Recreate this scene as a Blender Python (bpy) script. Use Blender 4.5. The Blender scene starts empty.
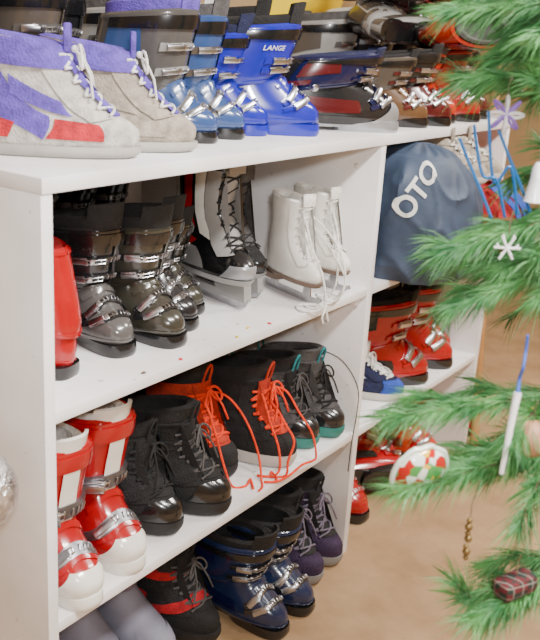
import bpy, bmesh, math, random
from mathutils import Vector, Matrix, noise
random.seed(7)
SC=bpy.context.scene
COL=SC.collection

# ------------------------------------------------------------------ materials
_M={}
def mat(name,col,rough=.45,metal=0.0,var=.12,scale=25,bump=0.0,coat=0.0,wear=0.0):
    if name in _M: return _M[name]
    m=bpy.data.materials.new(name); m.use_nodes=True
    nt=m.node_tree; b=nt.nodes['Principled BSDF']
    tc=nt.nodes.new('ShaderNodeTexCoord'); n=nt.nodes.new('ShaderNodeTexNoise')
    n.inputs['Scale'].default_value=scale; n.inputs['Detail'].default_value=4
    nt.links.new(tc.outputs['Object'],n.inputs['Vector'])
    r=nt.nodes.new('ShaderNodeValToRGB')
    r.color_ramp.elements[0].position=.3; r.color_ramp.elements[1].position=.7
    r.color_ramp.elements[0].color=[max(0,c*(1-var)) for c in col]+[1]
    r.color_ramp.elements[1].color=[min(1,c*(1+var)) for c in col]+[1]
    nt.links.new(n.outputs['Fac'],r.inputs['Fac'])
    out=r.outputs['Color']
    if wear>0:   # scuffs and dust
        n3=nt.nodes.new('ShaderNodeTexNoise'); n3.inputs['Scale'].default_value=38; n3.inputs['Detail'].default_value=9; n3.inputs['Roughness'].default_value=.75
        nt.links.new(tc.outputs['Object'],n3.inputs['Vector'])
        r3=nt.nodes.new('ShaderNodeValToRGB'); r3.color_ramp.elements[0].position=.60; r3.color_ramp.elements[1].position=.74
        nt.links.new(n3.outputs['Fac'],r3.inputs['Fac'])
        mm=nt.nodes.new('ShaderNodeMath'); mm.operation='MULTIPLY'; mm.inputs[1].default_value=wear; nt.links.new(r3.outputs['Color'],mm.inputs[0])
        mx=nt.nodes.new('ShaderNodeMixRGB'); nt.links.new(mm.outputs[0],mx.inputs['Fac']); nt.links.new(out,mx.inputs['Color1'])
        mx.inputs['Color2'].default_value=(.36,.33,.29,1); out=mx.outputs['Color']
    nt.links.new(out,b.inputs['Base Color'])
    b.inputs['Roughness'].default_value=rough; b.inputs['Metallic'].default_value=metal
    b.inputs['Coat Weight'].default_value=coat
    if bump>0:
        bp=nt.nodes.new('ShaderNodeBump'); bp.inputs['Strength'].default_value=bump; bp.inputs['Distance'].default_value=.004
        n2=nt.nodes.new('ShaderNodeTexNoise'); n2.inputs['Scale'].default_value=scale*4
        nt.links.new(tc.outputs['Object'],n2.inputs['Vector'])
        nt.links.new(n2.outputs['Fac'],bp.inputs['Height']); nt.links.new(bp.outputs['Normal'],b.inputs['Normal'])
    _M[name]=m; return m

def plastic(key,col,wear=.22): return mat('plastic_'+key,col,.22,0,.12,14,coat=.45,wear=wear)
def cloth(key,col,wear=.18): return mat('cloth_'+key,col,.85,0,.28,60,bump=.6,wear=wear)
CHROME=mat('chrome',(.50,.50,.52),.28,1,.15,40)
DKMETAL=mat('dark_metal',(.20,.20,.22),.35,.85,.15,40)
RUBBER=mat('black_rubber',(.012,.012,.013),.65,0,.2,50,bump=.3)
BLACKP=plastic('black',(.007,.007,.008))

def paint_mat():
    m=bpy.data.materials.new('white_shelf_paint'); m.use_nodes=True; nt=m.node_tree; b=nt.nodes['Principled BSDF']
    g=nt.nodes.new('ShaderNodeNewGeometry')
    n=nt.nodes.new('ShaderNodeTexNoise'); n.inputs['Scale'].default_value=4; n.inputs['Detail'].default_value=10
    n2=nt.nodes.new('ShaderNodeTexNoise'); n2.inputs['Scale'].default_value=55; n2.inputs['Detail'].default_value=4
    nt.links.new(g.outputs['Position'],n.inputs['Vector']); nt.links.new(g.outputs['Position'],n2.inputs['Vector'])
    r=nt.nodes.new('ShaderNodeValToRGB'); r.color_ramp.elements[0].position=.32; r.color_ramp.elements[1].position=.6
    r.color_ramp.elements[0].color=(.70,.67,.66,1); r.color_ramp.elements[1].color=(.87,.85,.86,1)
    r2=nt.nodes.new('ShaderNodeValToRGB'); r2.color_ramp.elements[0].position=.25; r2.color_ramp.elements[1].position=.31
    r2.color_ramp.elements[0].color=(.34,.28,.25,1); r2.color_ramp.elements[1].color=(1,1,1,1)
    mx=nt.nodes.new('ShaderNodeMixRGB'); mx.blend_type='MULTIPLY'; mx.inputs['Fac'].default_value=.7
    nt.links.new(n.outputs['Fac'],r.inputs['Fac']); nt.links.new(n2.outputs['Fac'],r2.inputs['Fac'])
    nt.links.new(r.outputs['Color'],mx.inputs['Color1']); nt.links.new(r2.outputs['Color'],mx.inputs['Color2'])
    nt.links.new(mx.outputs['Color'],b.inputs['Base Color']); b.inputs['Roughness'].default_value=.5
    return m
PAINT=paint_mat()
def floor_mat():
    m=bpy.data.materials.new('tan_floor'); m.use_nodes=True; nt=m.node_tree; b=nt.nodes['Principled BSDF']
    g=nt.nodes.new('ShaderNodeNewGeometry')
    n=nt.nodes.new('ShaderNodeTexNoise'); n.inputs['Scale'].default_value=7; n.inputs['Detail'].default_value=12; n.inputs['Roughness'].default_value=.65
    nt.links.new(g.outputs['Position'],n.inputs['Vector'])
    r=nt.nodes.new('ShaderNodeValToRGB'); r.color_ramp.elements[0].position=.35; r.color_ramp.elements[1].position=.65
    r.color_ramp.elements[0].color=(.33,.20,.10,1); r.color_ramp.elements[1].color=(.45,.29,.155,1)
    nt.links.new(n.outputs['Fac'],r.inputs['Fac'])
    nt.links.new(r.outputs['Color'],b.inputs['Base Color']); b.inputs['Roughness'].default_value=.6
    return m
FLOOR=floor_mat()
WALL=mat('beige_wall',(.36,.24,.12),.8,0,.08,4)
CEIL=mat('ceiling_paint',(.55,.53,.50),.9,0,.03,4)

# ------------------------------------------------------------------ mesh helpers
class MB:
    def __init__(s): s.v=[]; s.f=[]; s.mi=[]; s.mats=[]
    def m(s,mt):
        if mt not in s.mats: s.mats.append(mt)
        return s.mats.index(mt)
    def add(s,v,f,mt):
        o=len(s.v); s.v+= [tuple(p) for p in v]; k=s.m(mt)
        for a in f: s.f.append(tuple(i+o for i in a)); s.mi.append(k)
    def mesh(s,name,smooth=True):
        me=bpy.data.meshes.new(name); me.from_pydata(s.v,[],s.f)
        for mt in s.mats: me.materials.append(mt)
        for p,k in zip(me.polygons,s.mi): p.material_index=k; p.use_smooth=smooth
        bm=bmesh.new(); bm.from_mesh(me); bmesh.ops.recalc_face_normals(bm,faces=bm.faces); bm.to_mesh(me); bm.free()
        if smooth:
            try: me.set_sharp_from_angle(angle=math.radians(42))
            except Exception: pass
        me.update(); return me

def box(mb,c,dims,mt,ax=None,bev=.12):
    if ax is None: ax=(Vector((1,0,0)),Vector((0,1,0)),Vector((0,0,1)))
    bm=bmesh.new(); bmesh.ops.create_cube(bm,size=1)
    for v in bm.verts: v.co=Vector((v.co.x*dims[0],v.co.y*dims[1],v.co.z*dims[2]))
    if bev>0: bmesh.ops.bevel(bm,geom=list(bm.edges),offset=min(dims)*bev,segments=2,affect='EDGES',profile=.5)
    c=Vector(c)
    vs=[c+ax[0]*v.co.x+ax[1]*v.co.y+ax[2]*v.co.z for v in bm.verts]
    bm.verts.index_update()
    mb.add(vs,[[v.index for v in f.verts] for f in bm.faces],mt); bm.free()

def tube(mb,pts,r,mt,n=6,r1=None):
    pts=[Vector(p) for p in pts]; vs=[];fs=[]
    prev=None
    for i,p in enumerate(pts):
        d=(pts[min(i+1,len(pts)-1)]-pts[max(i-1,0)])
        if d.length<1e-9: d=Vector((0,0,1))
        d.normalize()
        if prev is None: a=d.orthogonal().normalized()
        else:
            a=prev-d*prev.dot(d)
            a=a.normalized() if a.length>1e-6 else d.orthogonal().normalized()
        prev=a; b=d.cross(a)
        rr=r if r1 is None else r+(r1-r)*i/(len(pts)-1)
        for k in range(n):
            t=2*math.pi*k/n; vs.append(p+a*math.cos(t)*rr+b*math.sin(t)*rr)
    for i in range(len(pts)-1):
        for k in range(n):
            fs.append((i*n+k,i*n+(k+1)%n,(i+1)*n+(k+1)%n,(i+1)*n+k))
    fs.append(tuple(range(n))[::-1]); fs.append(tuple((len(pts)-1)*n+k for k in range(n)))
    mb.add(vs,fs,mt)
def smoothpts(P,sub=6):
    P=[Vector(p) for p in P]; out=[]
    for i in range(len(P)-1):
        a=P[max(i-1,0)];b=P[i];c=P[i+1];d=P[min(i+2,len(P)-1)]
        for k in range(sub):
            f=k/sub; out.append(.5*((2*b)+(c-a)*f+(2*a-5*b+4*c-d)*f*f+(3*b-a-3*c+d)*f**3))
    out.append(P[-1]); return out

def sphere(mb,c,r,mt,sx=1,sy=1,sz=1,nu=16,nv=10):
    vs=[];fs=[];c=Vector(c)
    for j in range(1,nv):
        ph=math.pi*j/nv
        for i in range(nu):
            t=2*math.pi*i/nu; vs.append(c+Vector((r*sx*math.sin(ph)*math.cos(t),r*sy*math.sin(ph)*math.sin(t),r*sz*math.cos(ph))))
    vs.append(c+Vector((0,0,r*sz))); vs.append(c-Vector((0,0,r*sz)))
    for j in range(nv-2):
        for i in range(nu): fs.append((j*nu+i,(j+1)*nu+i,(j+1)*nu+(i+1)%nu,j*nu+(i+1)%nu))
    T=len(vs)-2;B=T+1
    for i in range(nu):
        fs.append((T,i,(i+1)%nu)); fs.append((B,(nv-2)*nu+(i+1)%nu,(nv-2)*nu+i))
    mb.add(vs,fs,mt)

def extrude_xz(mb,pts,y0,y1,mt):
    n=len(pts); vs=[(x,y0,z) for x,z in pts]+[(x,y1,z) for x,z in pts]
    fs=[tuple(range(n)),tuple(range(2*n-1,n-1,-1))]+[(i,(i+1)%n,n+(i+1)%n,n+i) for i in range(n)]
    mb.add(vs,fs,mt)

def lathe(mb,prof,c,mt,n=24,ax=None):
    if ax is None: ax=(Vector((1,0,0)),Vector((0,1,0)),Vector((0,0,1)))
    vs=[];fs=[];c=Vector(c)
    for r,z in prof:
        for k in range(n):
            t=2*math.pi*k/n; vs.append(c+ax[0]*r*math.cos(t)+ax[1]*r*math.sin(t)+ax[2]*z)
    for i in range(len(prof)-1):
        for k in range(n): fs.append((i*n+k,i*n+(k+1)%n,(i+1)*n+(k+1)%n,(i+1)*n+k))
    fs.append(tuple(range(n))[::-1]); fs.append(tuple((len(prof)-1)*n+k for k in range(n)))
    mb.add(vs,fs,mt)

class Prof:
    """stack of horizontal outline slices: (z, heel_x, toe_x, half_width, tilt)"""
    def __init__(s,keys,e=.86,hf=.80,zs=1.0,ws=1.0,wr=0.0,slouch=0.0):
        ks=[]
        for k in keys:
            k=tuple(k)+(0,)*(5-len(k)); z=k[0]
            if z>.095: z=.095+(z-.095)*zs
            ks.append((z,k[1],k[2],k[3]*ws,k[4]))
        s.k=ks; s.e=e; s.hf=hf; s.n=len(s.k)-1; s.wr=wr; s.sl=slouch
    def par(s,u):
        u=max(0,min(s.n,u)); i=min(int(u),s.n-1); f=u-i
        p0=s.k[max(i-1,0)];p1=s.k[i];p2=s.k[i+1];p3=s.k[min(i+2,s.n)]
        return [.5*((2*b)+(-a+c)*f+(2*a-5*b+4*c-d)*f*f+(-a+3*b-3*c+d)*f**3) for a,b,c,d in zip(p0,p1,p2,p3)]
    def P(s,u,t):
        z,xh,xt,w,tl=s.par(u); c=math.cos(t); sn=math.sin(t)
        cx=math.copysign(abs(c)**s.e,c); sy=math.copysign(abs(sn)**s.e,sn)
        a=(xt-xh)/2; xc=(xt+xh)/2
        wf=s.hf+(1-s.hf)*min(1,max(0,(1+cx)/2*1.5))
        q=1.0
        if s.wr:
            q=1+s.wr*min(1,max(0,z-.05)/.05)*(math.sin(z*210+2.2*math.sin(t*2+.7))+.6*math.sin(z*130-3*t))
        y=w*sy*wf*q
        if s.sl: y+=s.sl*max(0,z-.11)
        return Vector((xc+a*cx*q, y, z+tl*cx))
    def N(s,u,t):
        e=.03; du=s.P(min(s.n,u+e),t)-s.P(max(0,u-e),t); dt=s.P(u,t+e)-s.P(u,t-e)
        n=dt.cross(du); 
        return n.normalized() if n.length>1e-9 else Vector((1,0,0))
    def at(s,u,t,off=0): return s.P(u,t)+s.N(u,t)*off

def body(mb,pr,u0,u1,mt,nu=22,nt=30,rim=False,rimmat=None,off=0,depth=.05,inner=.84):
    vs=[];fs=[]
    for i in range(nu+1):
        u=u0+(u1-u0)*i/nu
        for k in range(nt):
            t=2*math.pi*k/nt
            vs.append(pr.at(u,t,off) if off else pr.P(u,t))
    for i in range(nu):
        for k in range(nt): fs.append((i*nt+k,i*nt+(k+1)%nt,(i+1)*nt+(k+1)%nt,(i+1)*nt+k))
    fs.append(tuple(range(nt))[::-1])
    if not rim:
        fs.append(tuple(nu*nt+k for k in range(nt))); mb.add(vs,fs,mt); return
    mb.add(vs,fs,mt)
    top=vs[nu*nt:]; c=sum(top,Vector())/nt
    r0=top; r1=[c+(p-c)*((1+inner)/2)+Vector((0,0,.005)) for p in top]; r2=[c+(p-c)*inner for p in top]; r3=[c+(p-c)*inner*.95-Vector((0,0,depth)) for p in top]
    vv=list(r0)+r1+r2+r3; ff=[]
    for j in range(3):
        for k in range(nt): ff.append((j*nt+k,j*nt+(k+1)%nt,(j+1)*nt+(k+1)%nt,(j+1)*nt+k))
    ff.append(tuple(3*nt+k for k in range(nt)))
    mb.add(vv,ff,rimmat or mt)

def band(mb,pr,uc,t0,t1,hw,off,mt,drop=0,nt=18,tc=0.0,hw1=None):
    vs=[];fs=[];T=max(abs(t0-tc),abs(t1-tc))
    for i in range(nt+1):
        t=t0+(t1-t0)*i/nt; u=uc-drop*(abs(t-tc)/T)**1.5
        h=hw if hw1 is None else hw+(hw1-hw)*i/nt
        for du,o in ((-h,-.002),(-h,off),(0,off*1.15),(h,off),(h,-.002)):
            vs.append(pr.at(u+du,t,o))
    for i in range(nt):
        for k in range(4): fs.append((i*5+k,(i+1)*5+k,(i+1)*5+k+1,i*5+k+1))
    fs.append((0,1,2,3,4)); fs.append(tuple(nt*5+k for k in (4,3,2,1,0)))
    mb.add(vs,fs,mt)

def patch(mb,pr,poly,off,mt,n=6):
    a,b,c,d=poly; vs=[];fs=[]
    for i in range(n+1):
        for j in range(n+1):
            f=i/n;g=j/n
            u=(a[0]*(1-f)+b[0]*f)*(1-g)+(d[0]*(1-f)+c[0]*f)*g
            t=(a[1]*(1-f)+b[1]*f)*(1-g)+(d[1]*(1-f)+c[1]*f)*g
            vs.append(pr.at(u,t,off))
    for i in range(n):
        for j in range(n): fs.append((i*(n+1)+j,(i+1)*(n+1)+j,(i+1)*(n+1)+j+1,i*(n+1)+j+1))
    mb.add(vs,fs,mt)

def text_geo(s,size,cuts=0,bold=.012):
    cu=bpy.data.curves.new('txt','FONT'); cu.body=s; cu.size=size; cu.align_x='CENTER'; cu.align_y='CENTER'; cu.offset=size*bold
    ob=bpy.data.objects.new('txt',cu); COL.objects.link(ob); bpy.context.view_layer.update()
    me=ob.to_mesh(); bm=bmesh.new(); bm.from_mesh(me); ob.to_mesh_clear()
    bpy.data.objects.remove(ob); bpy.data.curves.remove(cu)
    bmesh.ops.triangulate(bm,faces=bm.faces)
    if cuts: bmesh.ops.subdivide_edges(bm,edges=bm.edges,cuts=cuts)
    bmesh.ops.triangulate(bm,faces=bm.faces)
    bm.verts.index_update()
    vs=[(v.co.x,v.co.y) for v in bm.verts]; fs=[tuple(v.index for v in f.verts) for f in bm.faces]; bm.free()
    return vs,fs
def surf_text(mb,pr,s,size,uc,tc,mt,off=.002):
    vs,fs=text_geo(s,size)
    ku=1/max(1e-4,(pr.P(min(pr.n,uc+.2),tc)-pr.P(uc-.2,tc)).length/.4)
    kt=1/max(1e-4,(pr.P(uc,tc+.1)-pr.P(uc,tc-.1)).length/.2)
    mb.add([pr.at(uc+y*ku,tc+x*kt,off) for x,y in vs],fs,mt)

def buckle(pr,u,side,mt,mt2,drop=0,span=1.0,hw=.0,tpos=.75,off=.004,bs=1.0,lever=None):
    mb=MB()
    band(mb,pr,u,-span,span,hw,off,mt2,drop=drop)
    def fr(t,o):
        uu=u-drop*(abs(t)/span)**1.5
        p=pr.at(uu,t,o); n=pr.N(uu,t); d=(pr.at(u-drop*(abs(t+.08)/span)**1.5,t+.08,o)-p).normalized(); w=n.cross(d).normalized()
        return p,(d,w,n)
    for k in range(6):
        t=side*(-.45+k*.13); p,ax=fr(t,off*1.3); box(mb,p,(.0030,.009*bs,.003),mt,ax,.2)
    p,ax=fr(side*tpos,off*1.2); box(mb,p,(.032*bs,.015*bs,.004),mt,ax,.2)
    p,ax=fr(side*(tpos-.02),off*1.2+.005*bs); d,w,n=ax; d2=(d+n*.12*-side).normalized(); n2=d2.cross(w).normalized()
    box(mb,p,(.036*bs,.010*bs,.004*bs),lever or mt,(d2,w,n2),.25)
    p2,ax=fr(side*(tpos-.32),off*1.2+.003)
    box(mb,p2,(.010,.013*bs,.005),mt,ax,.25)
    a,_=fr(side*(tpos-.02),off*1.2+.005); b,_=fr(side*.1,off*1.6+.002); m_=fr(side*(tpos*.5),off*1.6+.004)[0]
    for sg in (-1,1):
        tube(mb,[a+ax[1]*sg*.004*bs,m_+ax[1]*sg*.004*bs,b+ax[1]*sg*.004*bs],.0011*bs,mt,5)
    return mb.mesh('buckle')

# ------------------------------------------------------------------ footwear designs
def ski_boot(shell,cuff,liner,sole=None,metal=None,strapm=None,accent=None,side=-1,zs=.80,text=None,tongue=None,toe=None,rear=False,stripe=None,ws=1.08,spoil=None,lh=1.0,ang=.86,bs=1.0,lever=None):
    sole=sole or BLACKP; metal=metal or CHROME; strapm=strapm or shell; spoil=spoil or cuff
    parts=[]
    kw=dict(zs=zs,ws=ws)
    lo=Prof([(.016,-.128,.138,.036),(.030,-.137,.149,.044),(.048,-.141,.151,.047),(.065,-.142,.140,.046),(.082,-.141,.116,.044),(.102,-.139,.092,.042),(.125,-.136,.074,.041),(.15,-.128,.064,.041),(.18,-.122,.060,.041)],e=ang,**kw)
    cu=Prof([(.098,-.148,.052,.047,.014),(.125,-.151,.068,.051,.014),(.16,-.146,.076,.054,.010),(.20,-.138,.083,.056,.006),(.24,-.130,.092,.057,.004),(.282,-.122,.100,.058,.012)],e=ang+.02,hf=.88,**kw)
    li=Prof([(.23,-.118,.084,.047,.004),(.265+.015*lh,-.112,.094,.049,.01),(.28+.03*lh,-.110,.098,.050,.012),(.285+.06*lh,-.106,.106,.049,.02)],e=.9,hf=.9,**kw)
    mb=MB()
    s1=Prof([(0,-.138,-.050,.034),(.010,-.140,-.048,.036),(.026,-.140,-.04,.037)],hf=1,e=.6,ws=ws)
    s2=Prof([(0,.0,.152,.035),(.010,-.005,.156,.037),(.026,-.01,.154,.038)],hf=1,e=.7,ws=ws)
    s3=Prof([(.010,-.10,.07,.030),(.026,-.10,.07,.034)],hf=1,e=.7,ws=ws)
    for q in (s1,s2): body(mb,q,0,2,sole,6,24)
    body(mb,s3,0,1,sole,2,24)
    parts.append(('sole',mb.mesh('ski_boot_sole'),None))
    mb=MB(); body(mb,lo,0,8,shell,28,32)
    band(mb,lo,1.2,-2.9,2.9,.16,.002,shell,nt=40)
    band(mb,lo,6.2,-.9,.9,.25,.003,shell,drop=1.2)
    if toe: patch(mb,lo,[(.6,-1.15),(3.2,-.45),(3.2,.45),(.6,1.15)],.0030,toe,14)
    if accent:
        for sg in (-1,1):
            patch(mb,lo,[(1.6,sg*2.2),(3.8,sg*2.3),(3.4,sg*1.3),(1.8,sg*1.35)],.0026,accent)
            patch(mb,lo,[(1.7,sg*2.9),(4.6,sg*2.9),(4.2,sg*2.5),(1.7,sg*2.4)],.0026,accent)
    parts.append(('shell',mb.mesh('ski_boot_shell'),None))
    mb=MB(); body(mb,cu,0,5,cuff,20,32,rim=True,depth=.04,inner=.9)
    band(mb,cu,4.8,-3.1,3.1,.12,.003,cuff,nt=40)
    band(mb,cu,.35,-3.1,3.1,.22,.002,cuff,nt=40)
    for sg in (-1,1):
        p=cu.at(.5,sg*1.75,.002); n=cu.N(.5,sg*1.75); a=n.orthogonal().normalized(); lathe(mb,[(.009,0),(.009,.002),(.006,.004),(.002,.004)],p,metal,14,(a,n.cross(a),n))
    if accent:
        for sg in (-1,1):
            patch(mb,cu,[(2.2,sg*2.3),(4.4,sg*2.2),(4.4,sg*1.55),(2.8,sg*1.45)],.0026,accent)
            patch(mb,cu,[(.8,sg*2.9),(1.6,sg*2.9),(1.9,sg*1.9),(1.2,sg*1.9)],.0026,accent)
    if stripe:
        patch(mb,cu,[(.5,-.20),(4.7,-.16),(4.7,.12),(.5,.16)],.0042,stripe,8)
    if spoil is not cuff: patch(mb,cu,[(1.5,2.5),(4.9,2.3),(4.9,3.98),(1.5,3.78)],.0036,spoil,10)
    if not stripe: patch(mb,cu,[(.8,.18),(4.7,.12),(4.7,.5),(.8,.55)],.0032,cuff)
    if text: surf_text(mb,cu,text[0],.0150,3.55,-.98,text[1],.004)
    parts.append(('cuff',mb.mesh('ski_boot_cuff'),None))
    mb=MB(); body(mb,li,0,2,liner,8,32,rim=True,depth=.08,inner=.74)
    parts.append(('liner',mb.mesh('ski_boot_liner'),None))
    mb=MB(); band(mb,li,1.3,-.75,.75,1.55,.004,tongue or liner,nt=14)
    parts.append(('tongue',mb.mesh('ski_boot_tongue'),None))
    if not rear:
        parts.append(('buckle',buckle(lo,3.9,side,metal,strapm,1.5,1.15,.26,bs=bs,lever=lever),None))
        parts.append(('buckle',buckle(lo,5.2,side,metal,strapm,2.1,1.1,.30,bs=bs,lever=lever),None))
        parts.append(('buckle',buckle(cu,1.7,side,metal,strapm,.1,1.1,.26,bs=bs,lever=lever),None))
        parts.append(('buckle',buckle(cu,3.2 if not text else 2.5,side,metal,strapm,.05,1.1,.24,bs=bs,lever=lever),None))
    else:
        parts.append(('buckle',buckle(cu,1.7,side,CHROME,metal,.2,1.9,.50,tpos=.55,off=.007,bs=bs,lever=lever),None))
        if stripe: parts.append(('buckle',buckle(lo,4.6,side,CHROME,DKMETAL,2.2,1.3,.40,tpos=.6,bs=bs*.8,lever=lever),None))
        mb=MB(); band(mb,lo,4.4,-1.0,1.0,.5,.003,shell,drop=1.6,nt=20); parts.append(('instep_plate',mb.mesh('instep_plate'),None))
    mb=MB(); band(mb,cu,4.45,-2.2,2.2,.28,.006,BLACKP if not rear else cuff,nt=30); 
    parts.append(('strap',mb.mesh('power_strap'),None))
    return parts,.156

def lace_run(mb,pr,u0,u1,n,half,mt,r=.0024,off=.006,drop=.3):
    for i in range(n):
        ua=u0+(u1-u0)*i/n; ub=u0+(u1-u0)*(i+1)/n
        for sg in (-1,1):
            pts=[]
            for k in range(9):
                f=k/8; t=sg*half*(2*f-1); u=ua+(ub-ua)*f
                u-=drop*(abs(t)/half)**2
                pts.append(pr.at(u,t,off+(.0015 if sg>0 else 0)))
            tube(mb,pts,r,mt,6)
def bow(mb,p,mt,r=.0024,s=1.0,droop=1.0):
    p=Vector(p)
    for sg in (-1,1):
        pts=[]
        for k in range(15):
            a=k/14*2*math.pi
            pts.append(p+Vector((.012*math.sin(a/2)*s+.006,sg*.026*s*(1-math.cos(a))*.6,.014*math.sin(a)*s-.012*s*(1-math.cos(a)))))
        tube(mb,pts,r,mt,6)
        tube(mb,[p,p+Vector((.015,sg*.01,-.01))*s,p+Vector((.03,sg*.02,-.04*droop))*s,p+Vector((.035,sg*.035,-.075*droop))*s],r*.9,mt,6)
    sphere(mb,p+Vector((.004,0,0)),.006*s,mt)

def snow_boot(bodym,accent,lacem,solem,collar=None,trim=None,toecap=None,zs=.55,ws=1.08,lt=None,slouch=0.0,straps=None,loop=None):
    parts=[]; collar=collar or accent; lt=lt or .0026
    kw=dict(zs=zs,ws=ws,wr=.020,slouch=slouch)
    pr=Prof([(.018,-.130,.138,.043),(.032,-.139,.150,.049),(.055,-.141,.151,.050),(.073,-.141,.138,.048),(.092,-.140,.112,.045),(.120,-.137,.086,.043),(.150,-.132,.068,.043),(.19,-.128,.060,.045),(.235,-.128,.062,.049),(.270,-.130,.070,.052,.010)],e=.9,hf=.84,**kw)
    so=Prof([(0,-.132,.135,.042),(.006,-.140,.148,.049),(.020,-.143,.155,.053),(.034,-.143,.156,.053)],e=.88,hf=.84,ws=ws)
    mb=MB(); body(mb,so,0,3,solem,8,32)
    parts.append(('sole',mb.mesh('boot_sole'),None))
    mb=MB(); body(mb,pr,0,9,bodym,40,40,rim=True,rimmat=collar,depth=.08,inner=.72)
    if toecap: patch(mb,pr,[(.8,-1.15),(3.2,-.75),(3.2,.75),(.8,1.15)],.0025,toecap,12)
    if trim:
        for sg in (-1,1):
            patch(mb,pr,[(1.2,sg*2.7),(5.2,sg*2.3),(4.0,sg*1.55),(1.2,sg*1.75)],.002,trim)
            patch(mb,pr,[(6.0,sg*2.5),(8.4,sg*2.5),(8.4,sg*1.9),(5.6,sg*1.7)],.002,trim)
    band(mb,pr,1.0,-3.1,3.1,.15,.002,bodym,nt=40)
    for sg in (-1,1):
        patch(mb,pr,[(3.2,sg*.55),(8.7,sg*.62),(8.7,sg*1.0),(2.6,sg*1.15)],.0035,bodym,10)
    if straps:
        band(mb,pr,4.6,-1.7,1.7,.42,.006,straps,drop=2.4,nt=24); band(mb,pr,7.2,-2.2,2.2,.45,.006,straps,drop=.6,nt=24)
    parts.append(('upper',mb.mesh('boot_upper'),None))
    mb=MB(); body(mb,Prof([(.262,-.126,.060,.047,.009),(.285,-.126,.066,.048,.012),(.315,-.124,.074,.047,.020)],hf=.9,**kw),0,2,collar,6,28,rim=True,depth=.08,inner=.78)
    parts.append(('collar',mb.mesh('boot_collar'),None))
    mb=MB(); band(mb,pr,6.2,-.54,.54,2.75,.0025,accent,nt=10)
    parts.append(('tongue',mb.mesh('boot_tongue'),None))
    mb=MB(); lace_run(mb,pr,3.7,8.4,6,.64,lacem,r=lt); p=pr.at(8.5,0,.010); bow(mb,p,lacem,lt*.9)
    parts.append(('laces',mb.mesh('boot_laces'),None))
    for tt in (math.pi,0):
        mb=MB()
        q=pr.at(8.8,tt,0); sx=-1 if tt else 1
        tube(mb,smoothpts([q+Vector((0,-.012,0)),q+Vector((sx*.008,-.010,.030)),q+Vector((sx*.012,0,.045)),q+Vector((sx*.008,.010,.030)),q+Vector((0,.012,0))],4),.003,loop or accent,6)
        parts.append(('pull_loop',mb.mesh('pull_loop'),None))
    return parts,.157

def shoe(bodym,collar,lacem,solem,patches=None,high=1.0,toecap=None,sh=.026,slip=False):
    parts=[]; h=high
    pr=Prof([(.012,-.130,.138,.041),(.026,-.138,.148,.048),(.046,-.139,.148,.048),(.062,-.137,.130,.046),(.076,-.134,.102,.043),(.076+.018*h,-.131,.074,.041),(.076+.040*h,-.128,.050,.040,-.004),(.076+.062*h,-.128,.034,.041,-.008),(.076+.082*h,-.131,.026,.043,-.010)],e=.92,hf=.82)
    so=Prof([(0,-.130,.130,.040),(.004,-.141,.145,.047),(sh*.55,-.144,.153,.051),(sh,-.143,.153,.050)],e=.9,hf=.84)
    mb=MB(); body(mb,so,0,3,solem,8,32); parts.append(('sole',mb.mesh('shoe_sole'),None))
    mb=MB(); body(mb,pr,0,8,bodym,28,32,rim=True,rimmat=collar,depth=.05*h,inner=.72)
    if patches:
        m1,m2,m3=patches
        for sg in (-1,1):
            patch(mb,pr,[(1.2,sg*.95),(2.6,sg*.95),(3.1,sg*1.45),(1.3,sg*1.6)],.0018,m2)
            patch(mb,pr,[(1.2,sg*1.62),(3.4,sg*1.48),(6.6,sg*1.95),(4.8,sg*2.5)],.0020,m1)
            patch(mb,pr,[(1.3,sg*2.0),(2.6,sg*1.9),(4.0,sg*2.6),(1.3,sg*2.9)],.0030,m2)
            patch(mb,pr,[(3.3,sg*1.2),(4.6,sg*1.15),(6.0,sg*1.75),(5.0,sg*1.8)],.0034,m3)
    if toecap: patch(mb,pr,[(.9,-1.0),(3.1,-.8),(3.1,.8),(.9,1.0)],.002,toecap,12)
    if not slip:
        for sg in (-1,1):
            patch(mb,pr,[(3.3,sg*.5),(7.7,sg*.75),(7.7,sg*1.2),(2.8,sg*1.05)],.003,bodym,10)
    parts.append(('upper',mb.mesh('shoe_upper'),None))
    mb=MB(); band(mb,pr,7.3,-2.9,2.9,.85,.006,collar,nt=40)
    parts.append(('collar',mb.mesh('shoe_collar'),None))
    if slip: return parts,.155
    mb=MB(); band(mb,pr,5.7,-.42,.42,2.2,.003,collar,nt=10)
    q=pr.at(7.9,0,.0)
    box(mb,q+Vector((.006,0,.014)),(.010,.048,.045),collar,None,.3)
    parts.append(('tongue',mb.mesh('shoe_tongue'),None))
    mb=MB(); lace_run(mb,pr,3.6,7.6,5,.62,lacem,r=.0026); bow(mb,pr.at(7.6,0,.012),lacem,.0024)
    parts.append(('laces',mb.mesh('shoe_laces'),None))
    return parts,.155

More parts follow.
